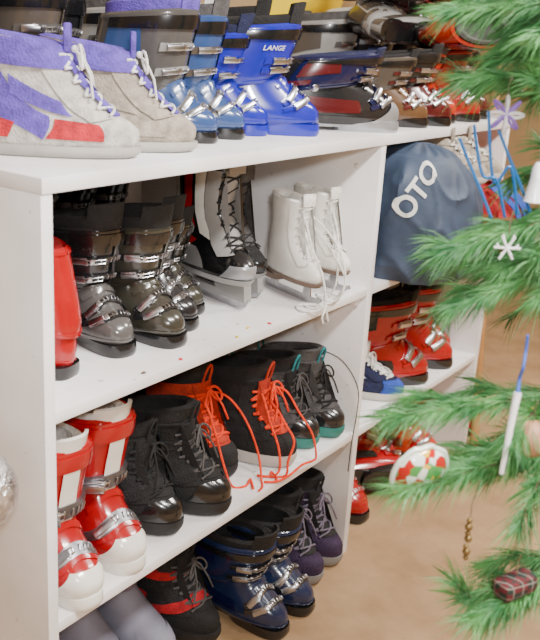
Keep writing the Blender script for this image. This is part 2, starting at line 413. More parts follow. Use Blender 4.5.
def skate(bodym,tonguem,lacem,holder,figure=True,trim=None,trim2=None,trim3=None,fat=1.0,toem=None):
    parts=[]; z0=.058
    pr=Prof([(z0,-.108,.112,.030),(z0+.010,-.115,.122,.036),(z0+.028,-.116,.125,.037),(z0+.045,-.115,.110,.036),(z0+.062,-.114,.084,.034),(z0+.085,-.112,.054*fat,.032),(z0+.115,-.106,.036*fat,.031),(z0+.15,-.100,.028*fat*1.2,.033),(z0+.19,-.102,.030*fat*1.4,.037),(z0+.215,-.106,.030*fat*1.6,.039,-.006)],e=.92,hf=.82,ws=1+.12*(fat-1)*2)
    mb=MB(); body(mb,pr,0,9,bodym,28,32,rim=True,rimmat=tonguem,depth=.10,inner=.75)
    if trim:
        for sg in (-1,1):
            patch(mb,pr,[(1.0,sg*2.7),(4.2,sg*2.7),(3.4,sg*1.5),(1.2,sg*1.4)],.002,trim3 or trim)
            patch(mb,pr,[(4.6,sg*2.8),(8.7,sg*2.8),(8.7,sg*2.1),(4.6,sg*2.0)],.002,trim)
            patch(mb,pr,[(3.6,sg*1.6),(4.8,sg*2.4),(5.2,sg*2.3),(4.2,sg*1.4)],.003,trim2 or trim)
            patch(mb,pr,[(4.4,sg*1.0),(8.7,sg*1.0),(8.7,sg*1.35),(4.8,sg*1.30)],.0036,trim)
            patch(mb,pr,[(5.2,sg*1.42),(8.4,sg*1.45),(8.4,sg*1.75),(5.6,sg*1.72)],.0036,trim2 or trim)
        patch(mb,pr,[(.8,-1.0),(2.2,-.75),(2.2,.75),(.8,1.0)],.0025,toem or trim,12)
    for sg in (-1,1): patch(mb,pr,[(3.3,sg*.42),(8.7,sg*.5),(8.7,sg*.98),(2.9,sg*1.0)],.003,trim3 or bodym,10)
    parts.append(('boot',mb.mesh('skate_boot'),None))
    brown=mat('skate_sole',(.16,.11,.08),.6)
    mb=MB(); body(mb,Prof([(z0-.008,-.110,.116,.033),(z0+.004,-.118,.126,.038)],hf=.84),0,1,holder if not figure else brown,2,28)
    if figure: body(mb,Prof([(z0-.024,-.108,-.045,.024),(z0-.006,-.115,-.035,.031)],hf=1,e=.7),0,1,brown,3,20)
    parts.append(('sole',mb.mesh('skate_sole'),None))
    mb=MB()
    if figure:
        for x,zt in ((-.08,z0-.022),(.07,z0-.007)):
            box(mb,(x,0,zt-.002),(.05,.03,.003),CHROME); extrude_xz(mb,[(x-.012,zt),(x+.012,zt),(x+.018,.018),(x-.018,.018)],-.002,.002,CHROME)
        extrude_xz(mb,[(-.130,.012),(-.12,.002),(-.05,0),(.07,0),(.115,.004),(.135,.016),(.132,.026),(.118,.022),(.10,.020),(-.12,.019),(-.13,.017)],-.0018,.0018,CHROME)
    else:
        extrude_xz(mb,[(-.11,z0-.006),(-.03,z0-.006),(-.045,.030),(.03,.030),(.02,z0-.006),(.115,z0-.006),(.118,.018),(-.108,.018)],-.009,.009,holder)
        extrude_xz(mb,[(-.112,.020),(-.108,.004),(-.08,0),(.08,0),(.112,.006),(.122,.022)],-.0018,.0018,CHROME)
    parts.append(('blade',mb.mesh('skate_blade'),'polished steel skate blade'))
    mb=MB(); band(mb,pr,6.4,-.40,.40,2.55,.003,tonguem,nt=10); q=pr.at(8.9,0,0); box(mb,q+Vector((.004,0,.010)),(.007,.042,.034),tonguem,None,.3)
    parts.append(('tongue',mb.mesh('skate_tongue'),None))
    mb=MB(); lace_run(mb,pr,3.7,8.5,7,.5,lacem,r=.0019)
    parts.append(('laces',mb.mesh('skate_laces'),None))
    return parts,.13

def put(design,name,label,cat,toe,z,theta,sc=1.0,group=None,pitch=0,roll=0,lift=0):
    parts,toff=design
    th=math.radians(theta); d=Vector((math.sin(th),-math.cos(th),0))
    loc=Vector((toe[0],toe[1],z+lift))-d*toff*sc
    e=bpy.data.objects.new(name,None); e.empty_display_size=.05; COL.objects.link(e)
    e.location=loc; e.rotation_mode='XYZ'
    M=Matrix.Rotation(th-math.pi/2,3,'Z')@Matrix.Rotation(math.radians(pitch),3,'Y')@Matrix.Rotation(math.radians(roll),3,'X')
    e.rotation_euler=M.to_euler('XYZ'); e.scale=(sc,sc,sc)
    e['label']=label; e['category']=cat
    if group: e['group']=group
    for pn,me,lb in parts:
        o=bpy.data.objects.new(pn,me); COL.objects.link(o); o.parent=e
        if lb: o['label']=lb
    return e
def child_world(e,name,mb,label=None):
    M=Matrix.Translation(e.location)@e.rotation_euler.to_matrix().to_4x4()@Matrix.Diagonal((*e.scale,1))
    o=bpy.data.objects.new(name,mb.mesh(name)); COL.objects.link(o); o.parent=e; o.matrix_parent_inverse=M.inverted()
    if label: o['label']=label
    return o
def single(name,mb,label,cat,smooth=True,struct=False):
    o=bpy.data.objects.new(name,mb.mesh(name,smooth)); COL.objects.link(o)
    if struct: o['kind']='structure'
    if label: o['label']=label
    if cat: o['category']=cat
    return o
def child(parent,name,mb,smooth=True,label=None):
    o=bpy.data.objects.new(name,mb.mesh(name,smooth)); COL.objects.link(o); o.parent=parent
    if label: o['label']=label
    return o
def empty(name,label,cat,loc=(0,0,0)):
    e=bpy.data.objects.new(name,None); e.empty_display_size=.05; COL.objects.link(e); e.location=loc
    e['label']=label; e['category']=cat; return e

# ------------------------------------------------------------------ room
def slab(name,lo,hi,m):
    mb=MB(); c=[(a+b)/2 for a,b in zip(lo,hi)]; box(mb,c,[b-a for a,b in zip(lo,hi)],m,None,0)
    return single(name,mb,None,None,False,struct=True)
YW=.76
slab('floor',(-2.6,-3.2,-.05),(3.6,YW+.08,0),FLOOR)
slab('wall_back',(-2.6,YW,0),(3.6,YW+.08,2.6),WALL)
slab('wall_right',(3.5,-3.2,0),(3.6,YW,2.6),WALL)
slab('wall_left',(-2.6,-3.2,0),(-2.5,YW,2.6),WALL)
slab('wall_front',(-2.5,-3.2,0),(3.5,-3.1,2.6),WALL)
slab('ceiling',(-2.6,-3.2,2.6),(3.6,YW+.08,2.65),CEIL)

# ------------------------------------------------------------------ shelving unit
T=1.096; A=.7335; B=.354; W=1.02; DEP=.74; X2=1.80
su=empty('shelving_unit','long white painted wooden shelving unit filled with boots','shelf')
def brd(name,lo,hi,m=PAINT):
    mb=MB(); c=[(a+b)/2 for a,b in zip(lo,hi)]; box(mb,c,[b-a for a,b in zip(lo,hi)],m,None,.08)
    return child(su,name,mb)
brd('top_board',(-.0,-.003,T-.024),(X2+.022,DEP,T))
brd('side_panel',(0,0,0),(.022,DEP-.008,T-.024))
brd('divider',(W-.012,0,0),(W+.012,DEP-.008,T-.024))
brd('side_panel',(X2,0,0),(X2+.022,DEP-.008,T-.024))
brd('back_panel',(.022,DEP-.008,0),(X2,DEP,T-.024))
for z in (A,B):
    brd('shelf',(.022,.001,z-.02),(W-.012,DEP-.008,z)); brd('shelf',(W+.012,.001,z-.02),(X2,DEP-.008,z))
    brd('cleat',(.022,.02,z-.045),(.040,DEP-.02,z-.02)); brd('cleat',(W-.03,.02,z-.045),(W-.012,DEP-.02,z-.02))

# ------------------------------------------------------------------ designs
red=plastic('red',(.36,.002,.006),.10); dred=plastic('dark_red',(.13,.003,.006)); white=plastic('white',(.74,.72,.66),.15)
grey=plastic('grey',(.080,.075,.072)); lgrey=plastic('light_grey',(.27,.26,.25)); taupe=plastic('taupe',(.080,.065,.052))
olive=plastic('olive_grey',(.038,.035,.026)); dk=plastic('charcoal',(.012,.0115,.013)); blue=plastic('blue',(.012,.016,.33),.10)
steel=plastic('steel_blue',(.032,.070,.20)); navy=plastic('navy',(.006,.008,.045),.1); maroon=plastic('maroon',(.085,.006,.008))
bronze=plastic('bronze',(.11,.055,.024)); orange=plastic('orange_red',(.46,.025,.006),.10); silver=mat('silver_plastic',(.36,.37,.39),.3,.5)
cblack=cloth('black',(.009,.0085,.009)); cgrey=cloth('grey',(.070,.065,.065)); cred=cloth('red',(.36,.004,.010),.08); cpur=cloth('purple',(.11,.065,.40),.0)
cbeige=cloth('beige',(.34,.29,.235),.1); clight=cloth('pale_grey',(.50,.47,.43),.08); cwhite=cloth('white',(.75,.74,.70),0); corange=cloth('orange',(.85,.045,.004),0)
cteal=cloth('teal',(.02,.20,.22)); cnavy=cloth('navy',(.007,.010,.045)); cblue=cloth('blue',(.02,.06,.36),0); cmauve=cloth('mauve_grey',(.15,.125,.17))
cdpur=cloth('dark_purple',(.028,.013,.042)); dsteel=plastic('dark_steel_blue',(.011,.021,.065)); crust=cloth('rust',(.42,.028,.008))
clog=mat('grey_blue_felt',(.20,.20,.26),.6,0,.2,12,bump=.2,wear=.2)
whiteleather=mat('white_leather',(.80,.78,.72),.45,0,.10,14,bump=.15,wear=.12)
solewhite=mat('off_white_rubber',(.5,.47,.43),.6,0,.08,30)
solegrey=mat('grey_rubber',(.22,.21,.20),.7); soleteal=mat('teal_rubber',(.025,.18,.15),.6); solepale=mat('pale_rubber',(.36,.34,.31),.6)
coral=cloth('coral',(.46,.015,.025),0)

D={}
D['hike']=shoe(clight,cpur,cwhite,solepale,(cpur,coral,cpur),1.35,sh=.020)
D['hike2']=shoe(cbeige,cpur,cwhite,solepale,(clight,cbeige,cbeige),1.3,sh=.020)
D['taupe']=ski_boot(taupe,taupe,cblack,strapm=grey,accent=dk,zs=.95,spoil=grey)
D['grey']=ski_boot(lgrey,lgrey,cgrey,strapm=grey,accent=taupe,spoil=dk)
D['dark']=ski_boot(dk,dk,cblack,strapm=grey,accent=grey)
D['darkgrey']=ski_boot(grey,dk,cgrey,strapm=grey,accent=dk,zs=.9,spoil=maroon)
D['dark2']=ski_boot(dk,grey,cblack,strapm=lgrey,accent=white,zs=.95,spoil=dk)
D['whiteblk']=ski_boot(lgrey,dk,cwhite,strapm=silver,accent=white,zs=.9,spoil=lgrey)
D['steel']=ski_boot(steel,steel,cgrey,strapm=taupe,accent=taupe,zs=.9)
D['steel2']=ski_boot(steel,grey,cpur,strapm=lgrey,accent=steel,zs=.95)
D['blue']=ski_boot(blue,blue,cblack,sole=blue,strapm=blue,text=('LANGE',mat('white_print',(.6,.6,.65),.5)),zs=.66)
D['blue2']=ski_boot(blue,blue,cnavy,sole=blue,strapm=blue,accent=navy,zs=.68)
D['navy']=ski_boot(dk,navy,cnavy,sole=silver,strapm=navy,accent=maroon,toe=silver,zs=.38,lh=.4,spoil=dk)
D['navy2']=ski_boot(dk,dk,cblack,sole=lgrey,strapm=navy,accent=grey,zs=.38,lh=.3)
D['bronze']=ski_boot(bronze,taupe,cblack,strapm=maroon,accent=bronze,zs=.50,lh=.6)
D['maroon']=ski_boot(maroon,dk,cblack,strapm=maroon,accent=maroon,zs=.55,lh=.6,spoil=grey)
D['maroontall']=ski_boot(maroon,dk,cblack,strapm=grey,accent=red,zs=.9,spoil=grey)
D['red']=ski_boot(red,red,cblack,strapm=red,accent=dk,zs=.62,spoil=dk,lh=.6,bs=1.1)
D['redblk']=ski_boot(red,dk,cblack,strapm=dk,accent=red,zs=.8,spoil=red)
D['redorange']=ski_boot(orange,orange,cgrey,strapm=red,zs=.55,lh=.6,accent=dred)
D['plainred']=ski_boot(red,red,cred,strapm=red,rear=True,zs=.90,metal=red,lh=.3)
D['olive']=ski_boot(olive,olive,cblack,strapm=dk,accent=grey,zs=.70,spoil=dk,ws=1.12)
D['olive2']=ski_boot(grey,dk,cblack,strapm=dk,accent=maroon,zs=.74,ws=1.10,spoil=dk)
lev=plastic('grey_lever',(.12,.12,.13))
D['redwhite']=ski_boot(red,red,cwhite,sole=white,strapm=white,tongue=white,metal=DKMETAL,toe=white,rear=True,stripe=white,zs=.92,ang=.70,bs=1.7,lever=lev,lh=.3)
D['redwhite2']=ski_boot(red,red,cwhite,sole=white,strapm=white,tongue=white,metal=DKMETAL,toe=white,rear=True,stripe=white,zs=.94,ang=.70,bs=1.5,lever=CHROME,spoil=white,lh=.3)
D['fskate']=skate(whiteleather,cwhite,cwhite,white)
D['hskate']=skate(BLACKP,lgrey,cblack,lgrey,False,white,red,lgrey,fat=1.35,toem=silver)
D['hskate2']=skate(cblack,cgrey,cblack,lgrey,False,silver,cblack,cgrey,fat=1.2,toem=BLACKP)
D['sbblack']=snow_boot(cblack,cblack,cblack,RUBBER,toecap=BLACKP,trim=dk,slouch=.16,straps=cblack,zs=.48)
D['sbblack2']=snow_boot(cblack,cblack,cgrey,RUBBER,toecap=BLACKP,trim=cblack,slouch=-.14,straps=cblack,zs=.54)
D['sborange']=snow_boot(cblack,crust,corange,solewhite,collar=cblack,trim=cgrey,toecap=cblack,lt=.0034,zs=.58,slouch=.08)
D['sbrust']=snow_boot(crust,crust,corange,RUBBER,collar=cblack,trim=cblack,toecap=cblack,lt=.0034,zs=.62,slouch=-.06)
D['sbteal']=snow_boot(cgrey,cblack,cgrey,soleteal,trim=cblack,toecap=dk,slouch=.06,loop=cteal)
D['sbteal2']=snow_boot(cgrey,cgrey,cblack,soleteal,trim=cblack,toecap=dk,slouch=-.05,loop=cteal)
D['sbblackred']=snow_boot(cblack,cblack,cgrey,RUBBER,trim=cred,straps=cred)
D['sbpur']=snow_boot(cdpur,cblack,cmauve,solegrey,trim=cmauve,toecap=cdpur)
D['clog']=shoe(clog,cmauve,cmauve,solegrey,None,.9,clog,slip=True)
D['floorblue']=ski_boot(dsteel,dsteel,cblack,strapm=dk,accent=navy,zs=.56,spoil=dk)
D['sneaker']=shoe(cnavy,cwhite,cwhite,solewhite,(cwhite,cnavy,cwhite),.7,cblue)
D['beigeshoe']=shoe(cbeige,cbeige,cwhite,solewhite,None,.8)
D['shoered']=shoe(cred,cblack,cwhite,RUBBER,(cblack,cred,cblack),.8)

# ------------------------------------------------------------------ top board
g='boots on the top board'
put(D['hike'],'hiking_shoe','pale grey hiking shoe with purple collar and red patches','shoe',(.262,.050),T,42,.97,g)
put(D['hike2'],'hiking_shoe','beige suede hiking shoe with purple collar and white laces','shoe',(.405,.048),T,44,.95,g)
put(D['dark'],'ski_boot','charcoal ski boot standing behind the hiking shoes','ski boot',(.17,.275),T,2,.95,g)
put(D['taupe'],'ski_boot','grey-brown ski boot behind the beige hiking shoe','ski boot',(.335,.25),T,14,.93,g)
put(D['darkgrey'],'ski_boot','dark grey ski boot in the second row','ski boot',(.445,.33),T,5,.92,g)
put(D['steel2'],'ski_boot','steel blue ski boot with grey cuff and silver straps','ski boot',(.535,.105),T,26,.84,g)
put(D['steel'],'ski_boot','steel blue ski boot with taupe straps','ski boot',(.636,.115),T,28,.84,g)
put(D['blue2'],'ski_boot','bright blue ski boot next to its lettered mate','ski boot',(.732,.125),T,28,.86,g)
put(D['blue'],'ski_boot','bright blue ski boot with white lettering on the cuff','ski boot',(.845,.07),T,38,.98,g)
put(D['grey'],'ski_boot','grey ski boot in the second row','ski boot',(.65,.40),T,0,.92,g)
put(D['dark2'],'ski_boot','black and white ski boot with grey straps behind the blue ones','ski boot',(.77,.38),T,6,.9,g)
put(D['whiteblk'],'ski_boot','silver and black ski boot in the second row','ski boot',(.88,.33),T,14,.86,g)
put(D['dark2'],'ski_boot','black ski boot with white panel in the second row','ski boot',(.995,.27),T,18,.84,g)
put(D['navy'],'ski_boot','navy ski boot with silver toe and dark red trim','ski boot',(1.105,.015),T,46,.98,g)
put(D['navy2'],'ski_boot','navy and black ski boot beside the silver-toed one','ski boot',(1.195,.10),T,40,.90,g)
put(D['bronze'],'ski_boot','bronze ski boot with maroon straps','ski boot',(1.285,.02),T,36,.84,g)
put(D['maroon'],'ski_boot','maroon ski boot with black cuff','ski boot',(1.385,.00),T,26,.86,g)
put(D['redorange'],'ski_boot','orange-red ski boot on the top board','ski boot',(1.485,.03),T,18,.84,g)
put(D['red'],'ski_boot','red ski boot with dark trim on the top board','ski boot',(1.60,.01),T,34,.84,g)
put(D['maroon'],'ski_boot','maroon ski boot at the board end','ski boot',(1.72,.03),T,16,.88,g)
put(D['grey'],'ski_boot','light grey ski boot in the second row','ski boot',(1.53,.31),T,30,.98,g)
put(D['whiteblk'],'ski_boot','white and black ski boot in the second row','ski boot',(1.62,.27),T,8,.98,g)
put(D['redblk'],'ski_boot','red and black ski boot in the second row','ski boot',(1.71,.275),T,8,1.05,g)
put(D['maroontall'],'ski_boot','black and maroon ski boot in the second row','ski boot',(1.79,.25),T,0,1.02,g)
put(D['darkgrey'],'ski_boot','dark grey ski boot in the rear row','ski boot',(1.43,.45),T,0,.80,g)
put(D['redblk'],'ski_boot','red and black ski boot lying across the second row','ski boot',(1.86,.20),T,66,.95,g,roll=80,lift=.33)
put(D['dark'],'ski_boot','black ski boot tipped over on the pile','ski boot',(1.72,.26),T,50,.80,g,roll=70,pitch=12,lift=.315)
put(D['maroontall'],'ski_boot','maroon ski boot lying on the pile','ski boot',(1.80,.34),T,20,.85,g,roll=-80,lift=.34)
put(D['redorange'],'ski_boot','orange-red ski boot lying on the front row','ski boot',(1.66,.06),T,62,.80,g,roll=78,lift=.215)
put(D['grey'],'ski_boot','light grey ski boot lying on the front row','ski boot',(1.56,.12),T,70,.76,g,roll=-80,lift=.225)

# ------------------------------------------------------------------ shelf A
g='boots and skates on the upper shelf'
put(D['plainred'],'ski_boot','plain red ski boot turned away beside the side panel','ski boot',(.085,.335),A,193,.86,g)
put(D['olive2'],'ski_boot','charcoal ski boot with worn grey shell and maroon panels','ski boot',(.272,.085),A,-10,.92,g)
put(D['olive'],'ski_boot','dark olive grey ski boot with chrome buckles','ski boot',(.378,.05),A,-3,.92,g)
put(D['dark'],'ski_boot','charcoal ski boot between olive ones','ski boot',(.476,.095),A,6,.85,g)
put(D['olive'],'ski_boot','dark olive grey ski boot beside the hockey skate','ski boot',(.560,.15),A,0,.78,g)
put(D['hskate'],'hockey_skate','silver grey and black hockey skate with red stripes','ice skate',(.648,.085),A,-12,1.10,g)
put(D['hskate2'],'hockey_skate','worn black hockey skate with silver trim','ice skate',(.738,.115),A,-6,1.0,g)
fs=put(D['fskate'],'figure_skate','white leather figure skate with loose laces hanging over the edge','ice skate',(.788,.000),A,-20,.82,g)
put(D['fskate'],'figure_skate','white leather figure skate beside the divider','ice skate',(.930,.01),A,-12,.82,g)
g='boots at the rear of the upper shelf'
for x,d in ((.26,'dark'),(.37,'maroontall'),(.48,'dark2'),(.59,'olive2'),(.70,'dark')):
    put(D[d],'ski_boot','worn dark ski boot at the rear of the upper shelf','ski boot',(x,.45),A,0,.95,g)
mb=MB(); lz=A+.003
tube(mb,smoothpts([(.82,.08,A+.20),(.80,.04,A+.13),(.79,.00,A+.07),(.775,-.02,A+.02),(.76,-.012,lz),(.73,.01,lz),(.76,.04,lz),(.79,-.006,lz+.002),(.80,-.016,A-.03)]),.0024,cwhite)
tube(mb,smoothpts([(.84,.09,A+.20),(.87,.03,A+.14),(.865,-.01,A+.08),(.85,-.02,A+.03),(.83,-.004,lz),(.775,.03,lz),(.765,-.0,lz),(.80,-.008,lz+.002),(.775,-.016,A-.015),(.778,-.017,A-.03)]),.0024,cwhite)
tube(mb,smoothpts([(.85,.10,A+.19),(.88,.04,A+.11),(.875,-.01,A+.05),(.86,-.0,A+.01),(.85,.02,lz),(.88,.04,lz),(.89,.01,lz),(.85,-.002,lz),(.84,.02,lz),(.86,.05,lz)]),.0024,cwhite)
tube(mb,smoothpts([(.95,.08,A+.18),(.91,.04,A+.14),(.885,.02,A+.09),(.87,.01,A+.04),(.86,.02,lz),(.85,.01,lz),(.84,.03,lz),(.87,.06,lz)]),.0024,cwhite)
child_world(fs,'lace_ends',mb)

# ------------------------------------------------------------------ shelf B
g='boots on the lower shelf'
put(D['redwhite'],'ski_boot','red rear-entry ski boot with white toe beside the side panel','ski boot',(.082,-.02),B,-10,1.0,g)
put(D['redwhite2'],'ski_boot','white-trimmed red ski boot next to black snowboard boot','ski boot',(.208,-.005),B,-8,1.02,g)
put(D['sbblack'],'snowboard_boot','black snowboard boot with scuffed toe','snowboard boot',(.358,.02),B,6,.98,g)
put(D['sbblack2'],'snowboard_boot','black strapped snowboard boot beside the orange laced pair','snowboard boot',(.484,-.005),B,12,1.0,g)
b1=put(D['sbrust'],'snowboard_boot','black and rust snowboard boot with orange laces set further back','snowboard boot',(.615,.08),B,2,1.0,g)
b2=put(D['sborange'],'snowboard_boot','black snowboard boot with long trailing orange laces','snowboard boot',(.752,.01),B,8,.97,g)
put(D['sbteal'],'snowboard_boot','dark grey snowboard boot with teal loops and sole','snowboard boot',(.867,.02),B,4,.92,g)
b3=put(D['sbteal2'],'snowboard_boot','dark grey and teal snowboard boot beside the divider','snowboard boot',(.957,.005),B,-3,.92,g)
g='boots at the rear of the lower shelf'
for x,d in ((.10,'dark'),(.22,'maroontall'),(.345,'darkgrey'),(.47,'redblk'),(.60,'dark'),(.74,'olive2'),(.87,'dark'),(.96,'maroontall')):
    put(D[d],'ski_boot','worn dark ski boot standing at the rear of the lower shelf','ski boot',(x,.41),B,0,.95,g)
lz=B+.004
mb=MB()
tube(mb,smoothpts([(.735,.13,B+.17),(.715,.09,B+.17),(.695,.05,B+.12),(.69,.02,B+.07),(.685,.01,B+.02),(.67,.02,lz),(.69,.035,lz),(.675,.01,lz),(.665,.005,lz)]),.0027,corange)
tube(mb,smoothpts([(.750,.12,B+.17),(.775,.07,B+.17),(.785,.03,B+.12),(.80,.0,B+.07),(.80,-.015,B+.02),(.78,-.018,B+.015),(.74,-.016,B+.02),(.70,-.006,lz),(.66,.0,lz),(.64,.02,lz)]),.0027,corange)
tube(mb,smoothpts([(.745,.11,B+.16),(.740,.06,B+.13),(.728,.03,B+.11),(.722,-.0,B+.08),(.70,-.002,B+.04),(.695,.0,lz),(.665,.03,lz),(.655,.05,lz)]),.0027,corange)
child_world(b2,'lace_ends',mb)
mb=MB()
tube(mb,smoothpts([(.61,.22,B+.17),(.585,.15,B+.17),(.572,.11,B+.12),(.57,.08,B+.05),(.578,.06,lz),(.60,.04,lz),(.63,.05,lz),(.60,.02,lz)]),.0027,corange)
tube(mb,smoothpts([(.63,.21,B+.17),(.655,.15,B+.17),(.67,.10,B+.12),(.67,.06,B+.05),(.645,.03,lz),(.62,.01,lz),(.60,.005,lz)]),.0027,corange)
child_world(b1,'lace_ends',mb)
mb=MB()
tube(mb,smoothpts([(.950,.16,B+.20),(.965,.10,B+.21),(.985,.04,B+.19),(.992,-.006,B+.13),(.992,-.010,B+.06),(.988,-.008,B+.01),(.975,-.012,B-.02),(.972,-.012,B-.09)]),.0014,cblack)
child_world(b3,'lace_ends',mb)

# ------------------------------------------------------------------ floor row
g='boots on the floor under the shelves'
put(D['clog'],'winter_slipper','smooth grey-blue winter slipper with rounded toe','shoe',(.28,.09),0,-6,1.15,g)
put(D['clog'],'winter_slipper','smooth grey-blue winter slipper beside the black boot','shoe',(.395,.06),0,-2,1.15,g)
put(D['sbblackred'],'snowboard_boot','black boot with red straps on the floor','snowboard boot',(.514,.03),0,3,1.0,g)
put(D['floorblue'],'ski_boot','dark blue ski boot on the floor','ski boot',(.628,-.075),0,-2,1.0,g)
put(D['floorblue'],'ski_boot','dark blue ski boot beside the purple pair','ski boot',(.742,-.075),0,4,1.0,g)
put(D['sbpur'],'snowboard_boot','dark purple snowboard boot on the floor','snowboard boot',(.855,-.03),0,2,.97,g)
put(D['sbpur'],'snowboard_boot','dark purple boot beside the divider','snowboard boot',(.955,-.025),0,-2,.97,g)
g='boots at the rear of the floor row'
for x,d in ((.30,'dark'),(.43,'darkgrey'),(.56,'dark'),(.68,'darkgrey'),(.80,'olive2'),(.93,'dark')):
    put(D[d],'ski_boot','dark ski boot at the rear of the floor row','ski boot',(x,.40),0,0,.92,g)

# ------------------------------------------------------------------ second bay
g='footwear in the far bay'
put(D['sneaker'],'sneaker','navy and white lace-up sneaker','shoe',(1.285,-.0),B,18,.95,g)
put(D['red'],'ski_boot','red ski boot with chrome buckles','ski boot',(1.475,.02),B,44,1.14,g)
put(D['red'],'ski_boot','red ski boot turned beside its mate','ski boot',(1.635,.01),B,26,1.12,g)
put(D['red'],'ski_boot','red ski boot lying on top of the red pair','ski boot',(1.60,.06),B,50,.85,g,roll=-78,lift=.265)
put(D['redblk'],'ski_boot','black and red ski boot in the far bay','ski boot',(1.73,.06),B,6,.92,g)
put(D['dark'],'ski_boot','black ski boot in shadow behind the sneaker','ski boot',(1.12,.14),B,0,.95,g)
put(D['red'],'ski_boot','red ski boot on the floor of the far bay','ski boot',(1.19,.03),0,-8,1.10,g)
put(D['red'],'ski_boot','glossy red ski boot tipped on its side','ski boot',(1.42,-.01),0,46,1.08,g,roll=-74,lift=.058)
put(D['red'],'ski_boot','red ski boot standing behind the tipped one','ski boot',(1.42,.18),0,30,1.15,g)
put(D['redblk'],'ski_boot','black and red ski boot on the floor of the far bay','ski boot',(1.56,.12),0,12,.95,g)
put(D['redorange'],'ski_boot','orange-red ski boot on the floor of the far bay','ski boot',(1.69,.04),0,10,1.0,g)
put(D['red'],'ski_boot','red ski boot on the floor past the shelving end','ski boot',(1.99,.03),0,36,1.1,g)
put(D['shoered'],'sneaker','red and black low shoe past the shelving end','shoe',(2.04,.22),0,30,1.0,g)
put(D['dark'],'ski_boot','black ski boot standing past the shelving end','ski boot',(2.17,.24),0,10,1.05,g)
put(D['redblk'],'ski_boot','red and black ski boot standing past the shelving end','ski boot',(2.31,.22),0,20,1.05,g)
put(D['maroontall'],'ski_boot','maroon ski boot by the far wall','ski boot',(2.48,.26),0,0,1.1,g)
g='boots at the rear of the far bay'
for x,d in ((1.14,'maroontall'),(1.26,'darkgrey'),(1.38,'dark'),(1.50,'redblk'),(1.62,'dark'),(1.73,'maroontall')):
    put(D[d],'ski_boot','dark worn ski boot at the rear of the far bay','ski boot',(x,.42),B,0,.95,g)
for x,d in ((1.16,'dark'),(1.30,'darkgrey'),(1.70,'dark')):
    put(D[d],'ski_boot','dark ski boot on the floor behind the red boots','ski boot',(x,.42),0,0,.95,g)
for x,d in ((1.40,'dark'),(1.52,'maroontall'),(1.64,'dark'),(1.74,'darkgrey')):
    put(D[d],'ski_boot','dark ski boot behind the red jacket','ski boot',(x,.42),A,0,.95,g)

# ------------------------------------------------------------------ cloth bag with lettering
def wrinkle(p,s):
    """soft cloth folds"""
    w=noise.noise(p*6+Vector((s,0,0)))*.030
    r=1-abs(noise.noise(Vector((p.x*9,p.y*9,p.z*5+p.x*6))+Vector((0,s*3,0))))*2
    r2=1-abs(noise.noise(Vector((p.x*16,p.y*16,p.z*12))+Vector((s,s,0))))*2
    return w+.020*max(0,r)**3+.008*max(0,r2)**2
bag=empty('cloth_bag','stuffed dark blue-grey cloth sack with white lettering','bag',(1.235,-.005,A))
BH=.312
def bagP(a,h,o=0):
    hh=min(1,max(0,.14+.80*h))
    f=(math.sin(math.pi*hh))**.36
    f*=1.08-.10*h
    rx=.150*f; ry=.160*f
    c=math.cos(a); s=math.sin(a); e=.86
    cx=math.copysign(abs(c)**e,c); sy=math.copysign(abs(s)**e,s)
    base=Vector((rx*cx,ry*sy,BH*h))
    d=(wrinkle(base,7.9)-.012)*.62
    q=base+Vector((c,s,0))*d*min(1,4*(1-h)+.1)
    q.x-=.025*h*h; q.z+=(.012*math.cos(a-2.6)*(1 if h<.97 else .6)+.3*d)*h*h*min(1,f*1.2)
    q.z+=-.03*(1-min(1,f/.9))*0
    return q
mbag=mat('sack_nylon',(.036,.056,.098),.6,0,.25,12,bump=.3)
mb=MB(); nh=80; na=160; vs=[];fs_=[]
for i in range(nh+1):
    for k in range(na): vs.append(bagP(2*math.pi*k/na,i/nh))
top=vs[nh*na:]; c_=sum(top,Vector())/na
for j in range(1,8):   # gathered, domed top
    f=1-j/8
    for k in range(na):
        p=c_+(top[k]-c_)*f; p.z+=.022*(1-f*f)+.004*math.sin(14*2*math.pi*k/na)*f
        vs.append(p)
nr=nh+7
for i in range(nr):
    for k in range(na): fs_.append((i*na+k,i*na+(k+1)%na,(i+1)*na+(k+1)%na,(i+1)*na+k))
fs_.append(tuple(range(na))[::-1]); fs_.append(tuple(nr*na+k for k in range(na)))
mb.add(vs,fs_,mbag); child(bag,'sack',mb)
vs,fs_=text_geo('OTO',.064,3,.028)
ang=math.radians(58); a0=math.radians(201); h0=.74
mb=MB(); out=[]
for x,y in vs:
    xx=x*math.cos(ang)-y*math.sin(ang); yy=x*math.sin(ang)+y*math.cos(ang)
    a=a0+xx/.15; h=h0+yy/BH
    p=bagP(a,h); n=(bagP(a+.02,h)-bagP(a-.02,h)).cross(bagP(a,h+.02)-bagP(a,h-.02)).normalized(); out.append(p+n*.0035)
mb.add(out,fs_,mat('white_letter_print',(.75,.75,.73),.7)); child(bag,'lettering',mb)

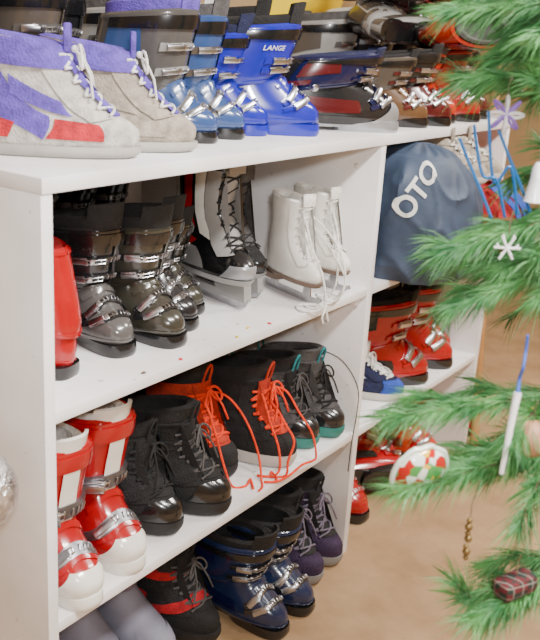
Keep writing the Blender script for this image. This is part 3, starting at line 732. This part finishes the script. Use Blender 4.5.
def lump(name,label,cat,c,rx,ry,h,m,s=1):
    mb=MB(); vs=[];f_=[];nh=50;na=120
    for i in range(nh+1):
        t=i/nh
        for k in range(na):
            a=2*math.pi*k/na; f=(math.sin(math.pi*(.03+.94*t)))**.3
            base=Vector((rx*f*math.cos(a),ry*f*math.sin(a),h*t))
            d=wrinkle(base*1.3,s)*1.5-.02
            q=base+Vector((math.cos(a),math.sin(a),0))*d*min(1,3*(1-t))
            vs.append(Vector(c)+q+Vector((0,0,.002+.3*d*t)))
    for i in range(nh):
        for k in range(na): f_.append((i*na+k,i*na+(k+1)%na,(i+1)*na+(k+1)%na,(i+1)*na+k))
    f_.append(tuple(range(na))[::-1]); f_.append(tuple(nh*na+k for k in range(na)))
    mb.add(vs,f_,m); return single(name,mb,label,cat)
jk=lump('folded_jacket','crumpled red jacket stuffed beside the cloth sack','jacket',(1.555,.05,A),.175,.225,.215,cred,5.1)
for k in range(3):
    mb=MB(); o=Vector((.036*k,-.002*k,0)); w=.01*(k%2)
    pts=smoothpts([Vector((1.46,-.10+w,A+.215))+o,Vector((1.49,-.165,A+.16+w))+o,Vector((1.52,-.182,A+.09))+o,Vector((1.57-w,-.170,A+.03))+o])
    vs=[];f_=[]
    for i,p in enumerate(pts):
        vs+=[p+Vector((-.009,.002,-.003)),p+Vector((.009,-.002,.003)),p+Vector((.009,.001,.003)),p+Vector((-.009,.005,-.003))]
    for i in range(len(pts)-1):
        for j in range(4): f_.append((i*4+j,i*4+(j+1)%4,(i+1)*4+(j+1)%4,(i+1)*4+j))
    mb.add(vs,f_,cblue); child(jk,'strap',mb,label='wide bright blue strap')
put(D['beigeshoe'],'sneaker','beige canvas shoe with white laces on the red jacket','shoe',(1.435,-.10),A+.218,20,.85,None)
put(D['beigeshoe'],'sneaker','beige canvas shoe with white laces beside its mate','shoe',(1.545,-.10),A+.218,24,.85,None)

# paper scraps on the upper shelf
for (x,y,rz,cc,cn) in ((.56,.03,.3,(.8,.6,.02),'yellow'),(.615,.015,1.1,(.7,.02,.03),'red'),(.50,.012,.7,(.8,.55,.03),'yellow'),(.235,.015,.2,(.15,.10,.08),'brown'),(.33,.012,.9,(.7,.02,.03),'red')):
    mb=MB(); ax_=(Vector((math.cos(rz),math.sin(rz),0)),Vector((-math.sin(rz),math.cos(rz),0)),Vector((0,0,1)))
    box(mb,(x,y,A+.0012),(.009,.006,.0018),mat('scrap_'+cn,cc,.7),ax_,.2)
    o=single('paper_scrap',mb,'tiny %s paper scrap on the white shelf'%cn,'paper scrap'); o['group']='paper scraps on the upper shelf'

# ------------------------------------------------------------------ saucer sled on wall
ys=mat('yellow_plastic',(.98,.70,.008),.35,0,.05,8)
sl=empty('saucer_sled','bright yellow round plastic saucer sled on the wall','sled',(1.80,YW-.005,1.53))
mb=MB(); axs=(Vector((1,0,0)),Vector((0,0,1)),Vector((0,-1,0)))
lathe(mb,[(.268,.0),(.274,.008),(.265,.012),(.22,.02),(.12,.034),(.02,.04)],(0,0,0),ys,40,axs); child(sl,'dish',mb)
mb=MB(); tube(mb,[(-.1,-.03,.12),(-.1,-.05,.14),(-.1,-.05,.18),(-.1,-.02,.2)],.006,BLACKP); child(sl,'handle',mb)

# silver ball on a cord
sb=empty('mirror_ball','silver faceted ball hanging on a cord beside the shelving','ornament',(-.141,-.01,.67))
mb=MB(); sphere(mb,(0,0,0),.062,mat('mirror_silver',(.6,.6,.62),.25,.9,.6,60,bump=.8),nu=22,nv=14); child(sb,'ball',mb,False)
mb=MB(); tube(mb,[(0,0,.06),(0,0,1.93)],.0012,CHROME); child(sb,'cord',mb)

tk=empty('toy_skittle','small yellow toy skittle with red and green bands','toy',(2.10,-.12,0))
mb=MB(); lathe(mb,[(.02,0),(.03,.008),(.034,.035),(.026,.07),(.014,.09),(.02,.107),(.017,.124),(.005,.13)],(0,0,0),ys,20); child(tk,'skittle_body',mb)
mb=MB(); lathe(mb,[(.0345,.03),(.0355,.034),(.033,.05)],(0,0,0),red,20); child(tk,'band',mb)
mb=MB(); lathe(mb,[(.015,.086),(.018,.092),(.019,.098)],(0,0,0),mat('green_plastic',(.03,.3,.06),.4),20); child(tk,'band',mb)
mb=MB(); wood=mat('light_wood',(.40,.20,.07),.6,0,.25,8); tube(mb,[(1.87,-.01,.0),(1.862,.10,1.45)],.015,wood,10)
single('wooden_pole',mb,'plain light wooden pole leaning by the shelving end','pole')

# ------------------------------------------------------------------ christmas tree
tree=empty('christmas_tree','green christmas tree with long soft needles','christmas tree',(.62,-.85,0))
T0=Vector((.62,-.85,0))
bark=mat('bark',(.10,.06,.035),.9,0,.3,40,bump=.6)
mb=MB(); tube(mb,[(0,0,0.0),(0.01,0,.6),(0,.01,1.2),(0,0,1.95)],.028,bark,12,.006); child(tree,'trunk',mb)
mb=MB(); lathe(mb,[(.12,0),(.13,.02),(.12,.10),(.11,.11)],(0,0,0),mat('stand_green',(.02,.12,.05),.5),24); child(tree,'stand',mb)
def needle_mat():
    m=bpy.data.materials.new('needles'); m.use_nodes=True; nt=m.node_tree; b=nt.nodes['Principled BSDF']
    g=nt.nodes.new('ShaderNodeNewGeometry'); n=nt.nodes.new('ShaderNodeTexNoise'); n.inputs['Scale'].default_value=22
    nt.links.new(g.outputs['Position'],n.inputs['Vector'])
    r=nt.nodes.new('ShaderNodeValToRGB'); r.color_ramp.elements[0].position=.3; r.color_ramp.elements[1].position=.7
    r.color_ramp.elements[0].color=(.018,.12,.035,1); r.color_ramp.elements[1].color=(.11,.32,.085,1)
    nt.links.new(n.outputs['Fac'],r.inputs['Fac']); nt.links.new(r.outputs['Color'],b.inputs['Base Color']); b.inputs['Roughness'].default_value=.55
    return m
NEED=needle_mat()
def needles(mb,pts,dens,ln):
    vs=[];fs=[]
    for i in range(len(pts)-1):
        a,b=pts[i],pts[i+1]; d=(b-a); L=d.length; d=d.normalized(); o=d.orthogonal().normalized(); q=d.cross(o)
        for k in range(int(L*dens)):
            p=a+(b-a)*random.random(); th=random.random()*2*math.pi
            rad=o*math.cos(th)+q*math.sin(th); rad.z*=.6; fw_=random.uniform(.9,2.2)
            nd=(d*fw_+rad+Vector((0,0,-.15))).normalized(); l=ln*random.uniform(.5,1.2)
            s=nd.cross(Vector((random.uniform(-1,1),random.uniform(-1,1),random.uniform(-1,1)))).normalized()*.00040
            mid=p+nd*l*.55; bend=Vector((0,0,-l*.16)); tip=p+nd*l+bend
            n0=len(vs); vs+= [p-s,p+s,mid+s,tip,mid-s]; fs.append((n0,n0+1,n0+2,n0+3,n0+4))
    mb.add(vs,fs,NEED)
def branch(tip,z0,side=4,dens=2600,ln=.052,droop=.04,start=4):
    tip=Vector(tip)-T0; a=Vector((0,0,z0)); n=12; pts=[]
    for i in range(n+1):
        f=i/n; p=a.lerp(tip,f); p.z+=droop*math.sin(math.pi*f)*1.0; pts.append(p)
    mb=MB(); tube(mb,pts,.005,bark,6,.0013); 
    nb=MB(); needles(nb,pts[start:],dens,ln)
    d=(tip-a).normalized()
    for k in range(side):
        f=.40+.5*k/side; i=int(f*n); p=pts[i]; sg=1 if k%2 else -1
        sd=d.cross(Vector((0,0,1))).normalized()*sg
        L=.20*(1.15-f)+.05
        q=[p+ (d*.9+sd*.5+Vector((0,0,random.uniform(-.25,.08)))).normalized()*L*j/5+Vector((0,0,-.025*(j/5)**2)) for j in range(6)]
        tube(mb,q,.0025,bark,5,.001); needles(nb,q,dens,ln)
    br=child(tree,'branch',mb); child(br,'needles',nb,False)
tips=[((.275,-.458,1.345),1.30),((.32,-.47,1.262),1.20),((.33,-.42,1.41),1.42),((.37,-.53,1.33),1.35),((.36,-.49,1.29),1.28),((.31,-.48,1.375),1.38),
 ((.205,-.515,1.050),1.10),((.235,-.53,.975),1.04),((.30,-.56,1.02),1.08),((.36,-.58,1.15),1.16),
 ((.080,-.528,.866),.76),((.068,-.560,.784),.68),((.13,-.61,.80),.70),((.085,-.668,.637),.56),((.13,-.67,.615),.52),
 ((.55,-.35,.95),.9),((1.0,-.62,1.1),1.05),((1.05,-1.0,.8),.75),((.7,-1.3,1.0),.95),((.3,-1.2,.7),.65),((.6,-1.3,.5),.45),((.95,-.6,.5),.45),((.5,-1.0,1.6),1.6),((.75,-.75,1.75),1.7)]
for i,(tp,z0) in enumerate(tips):
    branch(tp,z0,4,3800 if i<15 else 1500)
mb=MB(); needles(mb,[Vector((0,0,1.6)),Vector((0,0,1.97))],3000,.05); child(tree,'leader',mb,False)

# ------------------------------------------------------------------ ornaments
def orn(name,label,loc): return empty(name,label,'ornament',loc)
def hook(e,top,h=.03):
    mb=MB(); tube(mb,[(0,0,top),(0,.001,top+h*.6),(.004,0,top+h),(.008,0,top+h*.8)],.0008,CHROME,5); child(e,'hook',mb)
fw=mat('frost_white',(.85,.85,.85),.5)
e=orn('icicle_ornament','slim white icicle ornament hanging from a blue ribbon',(.1575,-.655,.885))
mb=MB(); tube(mb,smoothpts([(-.013,0,-.075),(-.009,0,-.04),(-.004,0,0),(.002,0,.028)]),.0030,fw,10,.0050); child(e,'icicle',mb)
bb=mat('blue_ribbon',(.03,.10,.45),.5)
mb=MB(); tube(mb,smoothpts([(.002,0,.028),(.007,.002,.045),(.001,-.002,.06),(.008,0,.08),(.006,0,.10)]),.0022,bb,6,.0016); child(e,'ribbon_loop',mb)
e=orn('ball_ornament','matte peach ball ornament among the branches',(.200,-.668,.842)); mb=MB(); sphere(mb,(0,0,0),.024,mat('peach',(.38,.19,.11),.6)); child(e,'ball',mb); hook(e,.02)
# glossy round ornament with painted patches and pale rim
e=orn('painted_ornament','round glossy ornament with painted multicoloured patches and pale rim',(.112,-.562,.794))
ax=(Vector((.83,-.55,0)).normalized(),Vector((-.12,-.18,.97)).normalized(),Vector((-.55,-.83,-.15)).normalized())
pm2=bpy.data.materials.new('painted_patches'); pm2.use_nodes=True; nt=pm2.node_tree; b=nt.nodes['Principled BSDF']
tcn=nt.nodes.new('ShaderNodeTexCoord'); vo=nt.nodes.new('ShaderNodeTexVoronoi'); vo.inputs['Scale'].default_value=75
nt.links.new(tcn.outputs['Object'],vo.inputs['Vector']); sp=nt.nodes.new('ShaderNodeSeparateColor'); nt.links.new(vo.outputs['Color'],sp.inputs['Color'])
rp=nt.nodes.new('ShaderNodeValToRGB'); rp.color_ramp.interpolation='CONSTANT'
els=[(0,(.75,.75,.68,1)),(.28,(.06,.26,.06,1)),(.48,(.70,.42,.04,1)),(.62,(.42,.01,.01,1)),(.76,(.72,.72,.66,1)),(.88,(.10,.36,.12,1))]
rp.color_ramp.elements[0].color=els[0][1]; rp.color_ramp.elements[1].position=els[1][0]; rp.color_ramp.elements[1].color=els[1][1]
for ps,cl in els[2:]:
    q=rp.color_ramp.elements.new(ps); q.color=cl
nt.links.new(sp.outputs['Red'],rp.inputs['Fac']); nt.links.new(rp.outputs['Color'],b.inputs['Base Color']); b.inputs['Roughness'].default_value=.15; b.inputs['Coat Weight'].default_value=.6
mb=MB(); lathe(mb,[(.036,-.004),(.037,.002),(.033,.009),(.022,.015),(.008,.018)],(0,0,0),pm2,32,ax); child(e,'painted_face',mb)
mb=MB(); pts=[ax[0]*.038*math.cos(2*math.pi*k/32)+ax[1]*.038*math.sin(2*math.pi*k/32)*(1+.05*math.sin(10*math.pi*k/16)) for k in range(33)]
tube(mb,pts,.0038,mat('pale_rim',(.68,.74,.66),.2,0,.1,30,coat=.5),8); child(e,'rim',mb); hook(e,.038)
e=orn('bead_ornament','brown and gold beaded drop ornament',(.097,-.641,.734))
mb=MB(); 
for k in range(7): sphere(mb,(random.uniform(-.003,.003),0,.028-k*.009),.005 if k%2 else .0035,mat('gold_brown',(.16,.10,.03),.45,.5),nu=10,nv=7)
child(e,'beads',mb); hook(e,.03)
e=orn('pouch_ornament','dark plaid fabric pouch ornament on a low branch',(.158,-.690,.660))
pm=mat('plaid_dark',(.1,.02,.03),.8)
nt=pm.node_tree; ck=nt.nodes.new('ShaderNodeTexChecker'); ck.inputs['Scale'].default_value=90; ck.inputs['Color1'].default_value=(.09,.006,.010,1); ck.inputs['Color2'].default_value=(.010,.018,.013,1)
tcn=nt.nodes['Texture Coordinate']; last=ck.outputs['Color']; nt.links.new(tcn.outputs['Object'],ck.inputs['Vector'])
for dr in ('X','Z'):
    wv=nt.nodes.new('ShaderNodeTexWave'); wv.bands_direction=dr; wv.inputs['Scale'].default_value=22; mx=nt.nodes.new('ShaderNodeMixRGB'); rr=nt.nodes.new('ShaderNodeValToRGB'); rr.color_ramp.elements[0].position=.975; rr.color_ramp.elements[1].position=.99
    nt.links.new(tcn.outputs['Object'],wv.inputs['Vector']); nt.links.new(wv.outputs['Fac'],rr.inputs['Fac']); nt.links.new(rr.outputs['Color'],mx.inputs['Fac'])
    nt.links.new(last,mx.inputs['Color1']); mx.inputs['Color2'].default_value=(.24,.21,.18,1); last=mx.outputs['Color']
nt.links.new(last,nt.nodes['Principled BSDF'].inputs['Base Color'])
mb=MB(); box(mb,(0,0,0),(.056,.03,.026),pm,(Vector((.9,-.43,.1)).normalized(),Vector((.43,.9,0)).normalized(),Vector((-.09,.05,1)).normalized()),.3); child(e,'pouch',mb); hook(e,.012)
e=orn('bell_ornament','white ceramic bell ornament',(.292,-.597,1.148)); mb=MB(); lathe(mb,[(.014,-.027),(.013,-.024),(.009,0),(.008,.016),(.004,.023)],(0,0,0),mat('white_ceramic',(.75,.79,.83),.2,coat=.5),20); child(e,'bell',mb); hook(e,.023)
e=orn('bow_ornament','purple and white ribbon bow ornament',(.330,-.530,1.222)); mb=MB(); lil=mat('lilac',(.26,.14,.55),.4)
for k in range(8):
    a=k*math.pi/4; d=Vector((.57*math.cos(a),-.82*math.cos(a),math.sin(a)))
    tube(mb,smoothpts([(0,0,0),d*.012+Vector((-.004,-.003,.003)),d*.024,d*.014+Vector((.004,.002,-.004)),(0,0,0)],4),.0022,lil if k%2 else fw,6)
child(e,'bow',mb); hook(e,.02)
e=orn('snowflake_ornament','white six-pointed snowflake ornament',(.251,-.585,1.064)); mb=MB()
for k in range(6):
    a=k*math.pi/3; d=Vector((.57*math.cos(a),-.82*math.cos(a),math.sin(a)))
    tube(mb,[(0,0,0),d*.017],.0016,fw,6); tube(mb,[d*.010,d*.014+Vector((0,0,.005))],.0012,fw,6)
child(e,'snowflake_star',mb); hook(e,.018)
mb=MB(); bt=mat('blue_tinsel',(.02,.15,.42),.35,.2)
for k in range(4):
    o=Vector((.014*k,-.012*k,.004*k)); w=.014*(k%3)
    tube(mb,smoothpts([Vector((.275,-.492,1.19+w))+o,Vector((.285,-.508,1.155-w))+o,Vector((.295,-.525,1.12+w))+o,Vector((.305,-.54,1.085))+o]),.0022,bt,5)
single('ribbon',mb,'thin blue curling ribbon draped over branches','ribbon')

# ------------------------------------------------------------------ lights
def area(name,loc,rot,sx,sy,e,col):
    l=bpy.data.lights.new(name,'AREA'); l.shape='RECTANGLE'; l.size=sx; l.size_y=sy; l.energy=e; l.color=col
    o=bpy.data.objects.new(name,l); COL.objects.link(o); o.location=loc; o.rotation_euler=rot; return o
area('ceiling_light',(.2,-1.4,2.56),(0,0,0),1.2,.25,165,(1,.98,.94))
area('ceiling_light',(2.2,-1.0,2.56),(0,0,0),1.0,.25,70,(1,.95,.88))
o=area('flash_light',(-.95,-1.15,1.52),(0,0,0),.10,.10,24,(1,.99,.98))
o.rotation_euler=(Vector((.8,.1,.6))-o.location).to_track_quat('-Z','Y').to_euler()

# ------------------------------------------------------------------ camera
cam=bpy.data.cameras.new('camera'); co=bpy.data.objects.new('camera',cam); COL.objects.link(co); SC.camera=co
cam.sensor_fit='VERTICAL'; cam.sensor_height=36; cam.lens=50.74; cam.clip_start=.05
cam.dof.use_dof=True; cam.dof.focus_distance=1.8; cam.dof.aperture_fstop=6.0
R=Vector((.570,-.819,.0594)).normalized(); F=Vector((.791,.528,-.308)); F=(F-R*F.dot(R)).normalized(); U=R.cross(F)
m=Matrix((( R.x,U.x,-F.x,-.851),(R.y,U.y,-F.y,-.965),(R.z,U.z,-F.z,1.313),(0,0,0,1)))
co.matrix_world=m
